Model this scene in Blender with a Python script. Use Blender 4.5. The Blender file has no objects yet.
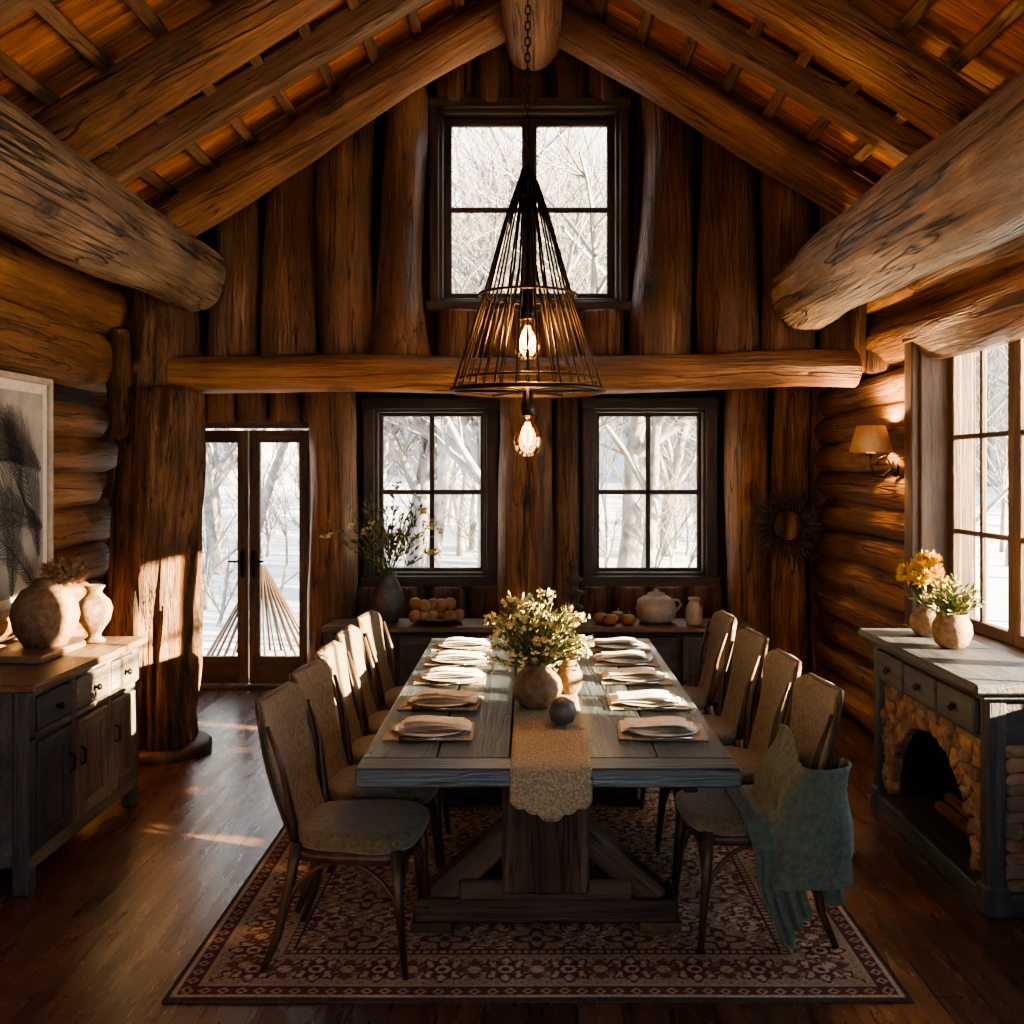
import bpy, bmesh, math, random
import numpy as np
from mathutils import Vector, Matrix, noise
random.seed(7)
R=random.uniform
sc=bpy.context.scene
MATS={}
# ---------------------------------------------------------------- materials
def newmat(name):
    m=bpy.data.materials.new(name); m.use_nodes=True
    nt=m.node_tree; b=nt.nodes['Principled BSDF']; MATS[name]=m
    return m,nt,b
def N(nt,t,**k):
    n=nt.nodes.new(t)
    for a,v in k.items(): setattr(n,a,v)
    return n
def ramp(nt,stops,fac=None):
    r=N(nt,'ShaderNodeValToRGB'); e=r.color_ramp.elements
    while len(e)<len(stops): e.new(.5)
    for el,(p,c) in zip(e,stops):
        el.position=p; el.color=(c[0],c[1],c[2],1) if hasattr(c,'__len__') else (c,c,c,1)
    if fac is not None: nt.links.new(fac,r.inputs[0])
    return r
def lcmap(nt,scale):
    a=N(nt,'ShaderNodeAttribute',attribute_name='lc')
    mp=N(nt,'ShaderNodeMapping'); mp.inputs['Scale'].default_value=scale
    nt.links.new(a.outputs['Vector'],mp.inputs['Vector']); return mp
def lcnoise(nt,scale,detail=6,rough=.6,dist=0.,sz=1):
    mp=lcmap(nt,scale)
    n=N(nt,'ShaderNodeTexNoise'); n.inputs['Scale'].default_value=sz
    n.inputs['Detail'].default_value=detail; n.inputs['Roughness'].default_value=rough
    n.inputs['Distortion'].default_value=dist
    nt.links.new(mp.outputs[0],n.inputs['Vector'])
    return n
def mix(nt,mode,fac,a,b):
    n=N(nt,'ShaderNodeMix',data_type='RGBA',blend_type=mode)
    for i,v in ((0,fac),(6,a),(7,b)):
        if isinstance(v,(int,float)): n.inputs[i].default_value=v
        elif isinstance(v,tuple): n.inputs[i].default_value=(v[0],v[1],v[2],1)
        else: nt.links.new(v,n.inputs[i])
    return n.outputs[2]
def wood(name,c0,c1,c2,s=3.,stretch=.1,rough=.6,bump=.4,crack=.8,spec=.4,knots=False,dist=.03,cw=.013):
    m,nt,b=newmat(name)
    n1=lcnoise(nt,(s*1.5,s*1.5,s*stretch*1.8),10,.72,.2)
    r=ramp(nt,[(.32,c0),(.5,c1),(.68,c2)],n1.outputs[0])
    n2=lcnoise(nt,(s*14,s*14,s*.8),4,.7)
    r2=ramp(nt,[(.3,.42),(.6,1.)],n2.outputs[0])
    col=mix(nt,'MULTIPLY',.75,r.outputs[0],r2.outputs[0])
    n4=lcnoise(nt,(1.1,1.1,1.3),4,.6)
    r4=ramp(nt,[(.34,.5),(.62,1.2)],n4.outputs[0])
    col=mix(nt,'MULTIPLY',.8,col,r4.outputs[0])
    n3=lcnoise(nt,(s*2.6,s*2.6,s*.13),3,.55,.3)
    r3=ramp(nt,[(.5-cw,1.),(.5,1-crack),(.5+cw,1.)],n3.outputs[0])
    col=mix(nt,'MULTIPLY',1.,col,r3.outputs[0])
    hh=r3.outputs[0]
    if knots:
        mp=lcmap(nt,(2.6,2.6,1.5)); vo=N(nt,'ShaderNodeTexVoronoi'); vo.inputs['Scale'].default_value=1.
        nt.links.new(mp.outputs[0],vo.inputs['Vector'])
        rk=ramp(nt,[(.06,.12),(.10,.55),(.13,.35),(.17,.9),(.22,1.)],vo.outputs['Distance'])
        col=mix(nt,'MULTIPLY',.85,col,rk.outputs[0]); hh=mix(nt,'MULTIPLY',.6,hh,rk.outputs[0])
    nt.links.new(col,b.inputs['Base Color'])
    b.inputs['Roughness'].default_value=rough
    b.inputs['Specular IOR Level'].default_value=spec
    h=mix(nt,'MULTIPLY',1.,r2.outputs[0],hh)
    h=mix(nt,'ADD',.6,h,n1.outputs[1])
    bp=N(nt,'ShaderNodeBump'); bp.inputs['Strength'].default_value=bump; bp.inputs['Distance'].default_value=dist
    nt.links.new(h,bp.inputs['Height']); nt.links.new(bp.outputs[0],b.inputs['Normal'])
    return m
def plain(name,c,rough=.6,metal=0.,var=.25,s=12,bump=.15,sheen=0,c2=None):
    m,nt,b=newmat(name)
    n=lcnoise(nt,(s,s,s),5,.6)
    c2=c2 or tuple(x*(1-var) for x in c)
    r=ramp(nt,[(.35,c2),(.65,c)],n.outputs[0])
    nt.links.new(r.outputs[0],b.inputs['Base Color'])
    b.inputs['Roughness'].default_value=rough; b.inputs['Metallic'].default_value=metal
    if sheen: b.inputs['Sheen Weight'].default_value=sheen
    bp=N(nt,'ShaderNodeBump'); bp.inputs['Strength'].default_value=bump; bp.inputs['Distance'].default_value=.01
    nt.links.new(n.outputs[0],bp.inputs['Height']); nt.links.new(bp.outputs[0],b.inputs['Normal'])
    return m
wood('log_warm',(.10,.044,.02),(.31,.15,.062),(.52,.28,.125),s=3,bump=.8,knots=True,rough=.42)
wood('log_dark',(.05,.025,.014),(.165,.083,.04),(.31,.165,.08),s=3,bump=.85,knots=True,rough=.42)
wood('log_bark',(.06,.029,.015),(.24,.115,.05),(.44,.235,.11),s=4.5,stretch=.16,bump=1.,crack=.9,knots=True,rough=.55,dist=.05)
wood('log_grey',(.12,.082,.055),(.31,.225,.15),(.50,.385,.26),s=3.4,bump=1.,crack=.97,rough=.5,cw=.022,knots=True)
wood('log_end',(.10,.05,.025),(.24,.13,.06),(.36,.2,.1),s=9,stretch=1,bump=.4)
wood('deck_wood',(.27,.09,.028),(.58,.225,.066),(.78,.38,.13),s=4,bump=.4,crack=.6)
wood('batten_wood',(.11,.06,.033),(.25,.148,.08),(.37,.23,.134),s=4)
wood('dark_frame',(.018,.011,.008),(.048,.028,.017),(.085,.05,.031),s=5,bump=.2,crack=.3,rough=.45)
wood('twig_wood',(.05,.04,.032),(.10,.08,.062),(.17,.135,.10),s=8,bump=.2,crack=.3,rough=.6)
wood('door_wood',(.055,.032,.02),(.13,.075,.043),(.21,.125,.072),s=5,bump=.2,crack=.3,rough=.5)
wood('backing',(.008,.004,.003),(.022,.010,.006),(.04,.019,.01),s=3)
wood('table_top_wood',(.018,.025,.031),(.05,.067,.079),(.112,.137,.15),s=5,stretch=.06,bump=.2,rough=.34,crack=.8,spec=.5,cw=.018)
wood('table_base_wood',(.020,.014,.009),(.058,.039,.026),(.115,.078,.052),s=4,bump=.4)
wood('cabinet_sunlit_wood',(.055,.047,.039),(.155,.13,.10),(.29,.24,.18),s=5,bump=.3,crack=.6,rough=.5)  # lighter copy of the sideboard wood, sunlight put into its colour
wood('slate_wood',(.019,.022,.026),(.051,.056,.062),(.095,.099,.10),s=5,bump=.3,crack=.5,rough=.5)
wood('cabinet_top_wood',(.085,.05,.03),(.19,.12,.07),(.31,.21,.13),s=5,bump=.2,crack=.5,rough=.38)
wood('chair_wood',(.022,.013,.008),(.058,.034,.02),(.11,.066,.04),s=9,bump=.15,crack=.3,rough=.4)
plain('chair_fabric',(.14,.112,.062),.9,var=.5,s=60,bump=.6,sheen=.25,c2=(.06,.05,.03))
plain('black_metal',(.02,.017,.015),.45,.8,s=30)
plain('bronze_metal',(.035,.026,.019),.5,.8,s=30)
plain('ceramic_tan',(.23,.14,.072),.7,s=35,bump=.5,c2=(.11,.066,.034))
plain('ceramic_white',(.40,.36,.30),.5,s=15,c2=(.28,.24,.2))
plain('ceramic_dark',(.09,.09,.085),.45,s=20,c2=(.04,.04,.04))
plain('linen_white',(.66,.63,.57),.9,s=40,bump=.3,c2=(.52,.48,.42))
plain('linen_tan',(.33,.285,.225),.9,s=80,bump=.6,c2=(.23,.19,.145))
plain('print_paper',(.36,.35,.32),.8,s=4,bump=.02,c2=(.20,.20,.19))
plain('print_ink',(.05,.053,.055),.8,s=9,bump=.02,c2=(.12,.12,.12))
plain('plate_glaze',(.56,.55,.52),.25,s=8,c2=(.44,.43,.40))
plain('steel',(.45,.42,.38),.25,1.,s=30)
plain('leaf_green',(.15,.18,.05),.7,s=20,c2=(.06,.08,.025))
plain('leaf_olive',(.24,.22,.09),.7,s=20,c2=(.12,.12,.05))
plain('petal_cream',(.72,.64,.34),.8,s=20,c2=(.55,.45,.2))
plain('petal_yellow',(.62,.40,.010),.8,s=20,c2=(.50,.27,.006))
plain('petal_dry',(.34,.21,.11),.9,s=20,c2=(.2,.12,.07))
plain('gourd_orange',(.33,.16,.06),.6,s=12,c2=(.2,.10,.05))
plain('throw_green',(.095,.135,.11),.95,s=50,bump=.5,sheen=.15,c2=(.055,.08,.065))
plain('stone',(.28,.165,.10),.85,s=9,bump=.9,c2=(.10,.056,.035))
plain('stone_grey',(.19,.13,.093),.85,s=9,bump=.9,c2=(.07,.048,.035))
plain('mortar',(.05,.036,.027),.95,s=30,bump=.8)
plain('firebox_black',(.008,.007,.006),.95,s=10)  # near-black lining inside the fireplace arch
plain('bark_frost',(.30,.275,.26),.9,s=5,c2=(.12,.108,.10))
plain('snow',(.50,.52,.56),.8,s=2,c2=(.38,.40,.44))
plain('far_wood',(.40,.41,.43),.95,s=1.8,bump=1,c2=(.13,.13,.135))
plain('shade_cloth',(.50,.32,.16),.8,s=50,c2=(.42,.25,.11))
# runner
m,nt,b=newmat('runner_lace')
a=N(nt,'ShaderNodeAttribute',attribute_name='lc')
vo=N(nt,'ShaderNodeTexVoronoi'); vo.inputs['Scale'].default_value=110; nt.links.new(a.outputs['Vector'],vo.inputs['Vector'])
r=ramp(nt,[(.2,(.34,.285,.20)),(.7,(.20,.16,.105))],vo.outputs['Distance'])
nt.links.new(r.outputs[0],b.inputs['Base Color']); b.inputs['Roughness'].default_value=.8
bp=N(nt,'ShaderNodeBump'); bp.inputs['Strength'].default_value=.7; bp.inputs['Distance'].default_value=.01
nt.links.new(vo.outputs['Distance'],bp.inputs['Height']); nt.links.new(bp.outputs[0],b.inputs['Normal'])
# glass
m=bpy.data.materials.new('window_glass'); m.use_nodes=True; MATS['window_glass']=m; nt=m.node_tree; nt.nodes.clear()
o=N(nt,'ShaderNodeOutputMaterial'); t=N(nt,'ShaderNodeBsdfTransparent'); g=N(nt,'ShaderNodeBsdfGlossy'); g.inputs['Roughness'].default_value=.02
t.inputs[0].default_value=(.96,.98,.98,1)
mx=N(nt,'ShaderNodeMixShader'); mx.inputs[0].default_value=.04
nt.links.new(t.outputs[0],mx.inputs[1]); nt.links.new(g.outputs[0],mx.inputs[2]); nt.links.new(mx.outputs[0],o.inputs[0])
m=bpy.data.materials.new('bulb_glass'); m.use_nodes=True; MATS['bulb_glass']=m; nt=m.node_tree; nt.nodes.clear()
o=N(nt,'ShaderNodeOutputMaterial'); t=N(nt,'ShaderNodeBsdfTransparent'); g=N(nt,'ShaderNodeBsdfGlossy'); g.inputs['Roughness'].default_value=.05
t.inputs[0].default_value=(1,.72,.42,1); g.inputs[0].default_value=(1,.7,.4,1)
mx=N(nt,'ShaderNodeMixShader'); lw=N(nt,'ShaderNodeLayerWeight'); lw.inputs[0].default_value=.25
nt.links.new(lw.outputs['Fresnel'],mx.inputs[0])
nt.links.new(t.outputs[0],mx.inputs[1]); nt.links.new(g.outputs[0],mx.inputs[2]); nt.links.new(mx.outputs[0],o.inputs[0])
def emis(name,c,s):
    m,nt,b=newmat(name); b.inputs['Emission Color'].default_value=(*c,1); b.inputs['Emission Strength'].default_value=s
    b.inputs['Base Color'].default_value=(*c,1)
emis('filament',(1,.40,.09),60)
emis('lamp_bulb',(1,.6,.3),12)
# floor
m,nt,b=newmat('floor_planks')
a=N(nt,'ShaderNodeAttribute',attribute_name='lc')
mp=N(nt,'ShaderNodeMapping'); mp.inputs['Rotation'].default_value=(0,0,math.pi/2); nt.links.new(a.outputs['Vector'],mp.inputs['Vector'])
br=N(nt,'ShaderNodeTexBrick'); br.offset=.37
br.inputs['Scale'].default_value=1; br.inputs['Brick Width'].default_value=1.7; br.inputs['Row Height'].default_value=.15
br.inputs['Mortar Size'].default_value=.003; br.inputs['Mortar Smooth'].default_value=.3
br.inputs['Color1'].default_value=(.065,.032,.020,1); br.inputs['Color2'].default_value=(.135,.067,.041,1); br.inputs['Mortar'].default_value=(.008,.005,.004,1)
nt.links.new(mp.outputs[0],br.inputs['Vector'])
n=lcnoise(nt,(22,1.6,1),8,.65,.6); r=ramp(nt,[(.3,.45),(.7,1.25)],n.outputs[0])
col=mix(nt,'MULTIPLY',.85,br.outputs['Color'],r.outputs[0]); nt.links.new(col,b.inputs['Base Color'])
n2=lcnoise(nt,(9,1.5,3),5,.6); r2=ramp(nt,[(.3,.2),(.7,.36)],n2.outputs[0]); nt.links.new(r2.outputs[0],b.inputs['Roughness'])
b.inputs['Specular IOR Level'].default_value=.65
h=mix(nt,'SUBTRACT',1.,r.outputs[0],br.outputs['Fac'])
bp=N(nt,'ShaderNodeBump'); bp.inputs['Strength'].default_value=.25; bp.inputs['Distance'].default_value=.005
nt.links.new(h,bp.inputs['Height']); nt.links.new(bp.outputs[0],b.inputs['Normal'])
# rug
m,nt,b=newmat('rug_wool')
a=N(nt,'ShaderNodeAttribute',attribute_name='rugcol'); 
tc=N(nt,'ShaderNodeTexCoord'); n=N(nt,'ShaderNodeTexNoise'); n.inputs['Scale'].default_value=90; n.inputs['Detail'].default_value=4
nt.links.new(tc.outputs['Object'],n.inputs['Vector']); r=ramp(nt,[(.3,.5),(.7,1.2)],n.outputs[0])
col=mix(nt,'MULTIPLY',.85,a.outputs['Color'],r.outputs[0])
n5=N(nt,'ShaderNodeTexNoise'); n5.inputs['Scale'].default_value=3; nt.links.new(tc.outputs['Object'],n5.inputs['Vector']); r5=ramp(nt,[(.35,.65),(.65,1.1)],n5.outputs[0])
col=mix(nt,'MULTIPLY',.7,col,r5.outputs[0])
nt.links.new(col,b.inputs['Base Color']); b.inputs['Roughness'].default_value=.95
bp=N(nt,'ShaderNodeBump'); bp.inputs['Strength'].default_value=.6; bp.inputs['Distance'].default_value=.006
nt.links.new(n.outputs[0],bp.inputs['Height']); nt.links.new(bp.outputs[0],b.inputs['Normal'])

# ---------------------------------------------------------------- builder
class MB:
    def __init__(s): s.v=[];s.f=[];s.mi=[];s.sm=[];s.lc=[];s.mats=[]
    def mid(s,m):
        if m not in s.mats: s.mats.append(m)
        return s.mats.index(m)
    def add(s,vs,fs,mat,smooth=True,lc=None,M=None):
        o=len(s.v); k=s.mid(mat)
        if lc is None:
            off=(R(0,9),R(0,9),R(0,9)); lc=[(p[0]+off[0],p[1]+off[1],p[2]+off[2]) for p in vs]
        if M is not None: vs=[tuple(M@Vector(p)) for p in vs]
        s.v+= [tuple(p) for p in vs]; s.lc+=lc
        for f in fs: s.f.append(tuple(i+o for i in f)); s.mi.append(k); s.sm.append(smooth)
    def box(s,c,size,mat,M=None,b=.006,raw=False):
        hx,hy,hz=[x/2 for x in size]; b=min(b,.45*min(hx,hy,hz)); h=(hx,hy,hz)
        vs=[];idx={}
        for sx in(-1,1):
            for sy in(-1,1):
                for sz in(-1,1):
                    sg=(sx,sy,sz)
                    for k in range(3):
                        idx[(sx,sy,sz,k)]=len(vs)
                        vs.append([sg[a]*(h[a] if a==k else h[a]-b) for a in range(3)])
        fs=[]
        def key(a,sa,bb,sb,cc,scc,k):
            t=[0,0,0];t[a]=sa;t[bb]=sb;t[cc]=scc; return idx[(t[0],t[1],t[2],k)]
        for a in range(3):
            bb,cc=(a+1)%3,(a+2)%3
            for sa in(-1,1):
                f=[key(a,sa,bb,p,cc,q,a) for p,q in((-1,-1),(1,-1),(1,1),(-1,1))]
                fs.append(f if sa>0 else f[::-1])
            for sb in(-1,1):
                for s2 in(-1,1):
                    f=[key(a,-1,bb,sb,cc,s2,bb),key(a,1,bb,sb,cc,s2,bb),key(a,1,bb,sb,cc,s2,cc),key(a,-1,bb,sb,cc,s2,cc)]
                    fs.append(f if sb*s2<0 else f[::-1])
        for sx in(-1,1):
            for sy in(-1,1):
                for sz in(-1,1):
                    f=[idx[(sx,sy,sz,k)] for k in range(3)]
                    fs.append(f if sx*sy*sz>0 else f[::-1])
        L=max(range(3),key=lambda a:size[a]); o=(R(0,9),R(0,9),R(0,9))
        A=[a for a in range(3) if a!=L]
        if raw: lc=[(v[0]+c[0],v[1]+c[1],v[2]+c[2]) for v in vs]
        else: lc=[(v[A[0]]+o[0],v[A[1]]+o[1],v[L]+o[2]) for v in vs]
        vs=[(v[0]+c[0],v[1]+c[1],v[2]+c[2]) for v in vs]
        s.add(vs,fs,mat,False,lc,M)
    def rbox(s,c,size,mat,rot=(0,0,0),b=.006,M=None):
        from mathutils import Euler
        T=Matrix.Translation(c)@Euler(rot).to_matrix().to_4x4()
        if M is not None: T=M@T
        s.box((0,0,0),size,mat,T,b)
    def log(s,p0,p1,r0,r1,mat,n=18,amp=.1,cap='log_end',bend=.0,flare=0,step=.12,M=None,ridge=0):
        p0=Vector(p0);p1=Vector(p1);ax=p1-p0;L=ax.length
        Q=ax.to_track_quat('Z','Y').to_matrix().to_4x4(); T=Matrix.Translation(p0)@Q
        if M is not None: T=M@T
        seg=max(3,int(L/step)); o=Vector((R(0,50),R(0,50),R(0,50)))
        zs=[0.]+[.015+(L-.03)*i/seg for i in range(seg+1)]+[L]
        vs=[];lc=[];rings=[]
        for i,z in enumerate(zs):
            r=r0+(r1-r0)*z/L
            if flare: r*=1+flare*math.exp(-z/.25)
            k=.92 if i in(0,len(zs)-1) else 1.
            bx=bend*noise.noise(Vector((o.x,0,z*.6))); by=bend*noise.noise(Vector((0,o.y,z*.6)))
            rg=[]
            for j in range(n):
                th=2*math.pi*j/n; c,d=math.cos(th),math.sin(th)
                nn=noise.noise(Vector((c*1.1,d*1.1,z*.9))+o)*amp*1.3+noise.noise(Vector((c*4,d*4,z*1.6))+o)*amp*.45
                if ridge: nn+=ridge*abs(noise.noise(Vector((c*7,d*7,z*1.5))+o))
                rr=r*k*(1+nn); x,y=c*rr+bx,d*rr+by
                rg.append(len(vs)); vs.append((x,y,z)); lc.append((x+o.x,y+o.y,z+o.z))
            rings.append(rg)
        fs=[]
        for a,bq in zip(rings,rings[1:]):
            for j in range(n): fs.append((a[j],a[(j+1)%n],bq[(j+1)%n],bq[j]))
        s.add(vs,fs,mat,True,lc,T)
        for rg,z,fl in((rings[0],0,1),(rings[-1],L,0)):
            cv=[vs[i] for i in rg]; cx=sum(v[0] for v in cv)/n; cy=sum(v[1] for v in cv)/n
            cv=cv+[(cx,cy,z)]
            ff=[((j+1)%n,j,n) if fl else (j,(j+1)%n,n) for j in range(n)]
            s.add(cv,ff,cap,False,None,T)
    def tube(s,pts,r,mat,n=8,M=None,cap=True):
        pts=[Vector(p) for p in pts]
        if not hasattr(r,'__len__'): r=[r]*len(pts)
        vs=[];fs=[];lc=[];L=0;o=(R(0,9),R(0,9),R(0,9)); up=None
        for i,p in enumerate(pts):
            t=(pts[min(i+1,len(pts)-1)]-pts[max(i-1,0)])
            if t.length<1e-9: t=Vector((0,0,1))
            t.normalize()
            if up is None: up=t.orthogonal()
            up=(up-t*up.dot(t)); up=up.normalized() if up.length>1e-6 else t.orthogonal().normalized()
            w=t.cross(up)
            if i: L+=(p-pts[i-1]).length
            for j in range(n):
                th=2*math.pi*j/n; c,d=math.cos(th)*r[i],math.sin(th)*r[i]
                vs.append(tuple(p+up*c+w*d)); lc.append((c+o[0],d+o[1],L+o[2]))
        for i in range(len(pts)-1):
            for j in range(n):
                a=i*n+j;b_=i*n+(j+1)%n; fs.append((a,b_,b_+n,a+n))
        if cap: fs.append(tuple(range(n))[::-1]); fs.append(tuple(range((len(pts)-1)*n,len(pts)*n)))
        s.add(vs,fs,mat,True,lc,M)
    def lathe(s,prof,c,mat,n=32,M=None,wob=0):
        vs=[];fs=[]
        for r,z in prof:
            for j in range(n):
                th=2*math.pi*j/n; rr=r*(1+(wob*math.cos(th*8) if wob else 0)); vs.append((c[0]+rr*math.cos(th),c[1]+rr*math.sin(th),c[2]+z))
        for i in range(len(prof)-1):
            for j in range(n):
                a=i*n+j;b_=i*n+(j+1)%n; fs.append((a,b_,b_+n,a+n))
        fs.append(tuple(range(n))[::-1]); fs.append(tuple(range((len(prof)-1)*n,len(prof)*n)))
        s.add(vs,fs,mat,True,None,M)
    def loft(s,rings,mat,smooth=True,M=None,caps=True):
        n=len(rings[0]); vs=[p for r in rings for p in r]; fs=[]
        for i in range(len(rings)-1):
            for j in range(n):
                a=i*n+j;b_=i*n+(j+1)%n; fs.append((a,b_,b_+n,a+n))
        if caps: fs.append(tuple(range(n))[::-1]); fs.append(tuple(range((len(rings)-1)*n,len(rings)*n)))
        s.add(vs,fs,mat,smooth,None,M)
    def grid(s,P,mat,M=None,closed=False):
        h=len(P);w=len(P[0]); vs=[p for r in P for p in r]
        fs=[(i*w+j,i*w+j+1,(i+1)*w+j+1,(i+1)*w+j) for i in range(h-1) for j in range(w-1)]
        s.add(vs,fs,mat,True,None,M)
    def ball(s,c,r,mat,n=10,sq=1.,M=None):
        prof=[(max(1e-4,r*math.sin(math.pi*i/n)),-r*sq*math.cos(math.pi*i/n)) for i in range(n+1)]
        s.lathe(prof,c,mat,n=max(8,int(n*1.6)),M=M)
    def leaf(s,p,d,L,w,mat,fold=.3):
        p=Vector(p);d=Vector(d).normalized(); sd=d.cross(Vector((R(-1,1),R(-1,1),R(-.3,1)))); 
        if sd.length<1e-4: sd=d.orthogonal()
        sd.normalize(); nn=d.cross(sd)
        a=p;b_=p+d*L*.5+sd*w+nn*w*fold;c=p+d*L;e=p+d*L*.5-sd*w+nn*w*fold;mm=p+d*L*.5
        s.add([tuple(q) for q in(a,b_,c,e,mm)],[(0,1,4),(1,2,4),(2,3,4),(3,0,4)],mat,True)
    def make(s,name,loc=(0,0,0),solid=0):
        me=bpy.data.meshes.new(name); me.from_pydata(s.v,[],s.f)
        at=me.attributes.new('lc','FLOAT_VECTOR','POINT'); at.data.foreach_set('vector',np.array(s.lc,dtype=np.float32).ravel())
        for m in s.mats: me.materials.append(MATS[m])
        me.polygons.foreach_set('material_index',s.mi); me.polygons.foreach_set('use_smooth',s.sm); me.update()
        o=bpy.data.objects.new(name,me); sc.collection.objects.link(o); o.location=loc
        if solid:
            md=o.modifiers.new('th','SOLIDIFY'); md.thickness=solid
        return o
def inst(o,name,loc,rz=0):
    c=bpy.data.objects.new(name,o.data); sc.collection.objects.link(c); c.location=loc; c.rotation_euler=(0,0,rz)
    return c
RZ=lambda X:4.85-.6*abs(X)

# ---------------------------------------------------------------- shell
mb=MB(); mb.box((-.5,3.1,-.05),(6.8,11,.1),'floor_planks',raw=True,b=.001); mb.make('floor')
def logwall(mb,X,y0,y1,z0,z1,r,mat,holes=(),side=1,dy=.0):
    z=z0+r*.9
    while z<z1:
        rr=r*R(.92,1.1)
        segs=[(y0,y1)]
        for a,b_,c,d in holes:
            if c-.06<z<d+.06:
                ns=[]
                for s0,s1 in segs:
                    if a>s0: ns.append((s0,min(a,s1)))
                    if b_<s1: ns.append((max(b_,s0),s1))
                segs=ns
        for s0,s1 in segs:
            if s1-s0<.05: continue
            e=s1+(R(-.14,.14) if dy and s1==y1 else 0)
            mb.log((X,s0,z),(X,e,z),rr,rr*R(.93,1.05),mat,amp=.11,bend=.03,n=20,step=.12,ridge=.04)
        z+=r*1.84
    return z
# right wall
WY0,WY1=3.45,5.9; VY0,VY1=.0,1.5  # second opening is out of view, added to let in fill light
mb=MB(); HR=[(WY0,WY1,.84,2.5),(VY0,VY1,.84,2.5)]
logwall(mb,2.35,-2.2,8.3,0,2.3,.118,'log_warm',HR)
logwall(mb,2.33,-2.2,8.3,2.42,3.3,.16,'log_warm',HR)
for (a,b_) in((-2.4,VY0),(VY1,WY0),(WY1,8.5)): mb.box((2.5,(a+b_)/2,1.75),(.14,b_-a,3.5),'backing')
for (a,b_) in((VY0,VY1),(WY0,WY1)):
    mb.box((2.5,(a+b_)/2,.42),(.14,b_-a,.84),'backing'); mb.box((2.5,(a+b_)/2,3.0),(.14,b_-a,1.0),'backing')
mb.make('wall_right')
# left wall
mb=MB()
logwall(mb,-2.74,-2.2,6.42,0,2.25,.118,'log_warm',dy=1)
logwall(mb,-2.72,-2.2,6.4,2.28,3.3,.17,'log_warm',dy=1)
mb.box((-2.9,2.1,1.75),(.14,9,3.5),'backing')
mb.box((-3.2,6.62,1.3),(.7,.14,2.6),'backing')
logwall(mb,-3.45,6.6,8.3,0,2.5,.122,'log_warm'); mb.box((-3.6,7.5,1.3),(.14,2,2.6),'backing')
mb.make('wall_left')
# back lower wall
mb=MB()
def hwall(mb,y,x0,x1,z0,z1,ops,t,mat):
    xs=sorted(ops); cur=x0
    for a,b_,c,d in xs:
        mb.box(((cur+a)/2,y,(z0+z1)/2),(a-cur,t,z1-z0),mat)
        if c>z0+.01: mb.box(((a+b_)/2,y,(z0+c)/2),(b_-a,t,c-z0),mat)
        if d<z1-.01: mb.box(((a+b_)/2,y,(d+z1)/2),(b_-a,t,z1-d),mat)
        cur=b_
    mb.box(((cur+x1)/2,y,(z0+z1)/2),(x1-cur,t,z1-z0),mat)
hwall(mb,8.36,-3.6,2.6,0,2.6,[(-2.8,-1.73,0,2.11),(-1.26,-.34,.89,2.25),(.50,1.425,.89,2.25)],.14,'backing')
for x,r in((-1.56,.19),(-.05,.205),(1.70,.165),(2.045,.15),(2.34,.12)):
    mb.log((x,8.12,0),(x,8.12,2.42),r*1.03,r*.97,'log_warm',amp=.13,bend=.06,n=30,step=.06,ridge=.08)
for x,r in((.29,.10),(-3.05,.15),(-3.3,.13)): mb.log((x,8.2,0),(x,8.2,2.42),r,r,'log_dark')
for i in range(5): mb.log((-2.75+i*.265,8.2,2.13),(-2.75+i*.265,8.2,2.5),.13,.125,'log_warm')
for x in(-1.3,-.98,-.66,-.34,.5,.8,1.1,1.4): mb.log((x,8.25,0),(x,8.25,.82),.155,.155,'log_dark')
mb.make('wall_back')
mb=MB(); mb.box((-.5,7.6,2.50),(6.2,1.75,.1),'backing')
for i in range(6): mb.box((-3.1+i*1.05,7.5,2.43),(.1,1.6,.08),'log_dark')
mb.make('ceiling_alcove')
# gable wall
mb=MB()
z0=2.4; GW=.60
def gquad(x0,x1,za,top=True):
    vs=[]
    for y in(6.80,6.94):
        vs+=[(x0,y,za),(x1,y,za),(x1,y,RZ(x1)+.1),(x0,y,RZ(x0)+.1)]
    mb.add(vs,[(0,1,2,3),(7,6,5,4),(0,4,5,1),(1,5,6,2),(2,6,7,3),(3,7,4,0)],'backing',False)
gquad(-3.6,-GW,z0); gquad(GW,2.6,z0); gquad(-GW,0,4.12); gquad(0,GW,4.12)
mb.box((0,6.87,2.63),(1.2,.14,.48),'backing')
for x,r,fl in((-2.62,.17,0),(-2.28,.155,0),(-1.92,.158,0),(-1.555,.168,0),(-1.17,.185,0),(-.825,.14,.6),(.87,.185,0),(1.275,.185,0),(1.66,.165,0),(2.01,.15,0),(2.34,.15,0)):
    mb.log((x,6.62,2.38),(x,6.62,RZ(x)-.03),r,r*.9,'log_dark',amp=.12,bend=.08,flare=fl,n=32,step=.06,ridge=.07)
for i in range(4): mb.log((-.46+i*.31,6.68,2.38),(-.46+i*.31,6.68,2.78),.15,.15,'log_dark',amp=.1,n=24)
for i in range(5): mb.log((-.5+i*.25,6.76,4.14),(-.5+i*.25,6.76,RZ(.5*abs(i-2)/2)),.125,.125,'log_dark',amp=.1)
mb.make('wall_gable')
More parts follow.
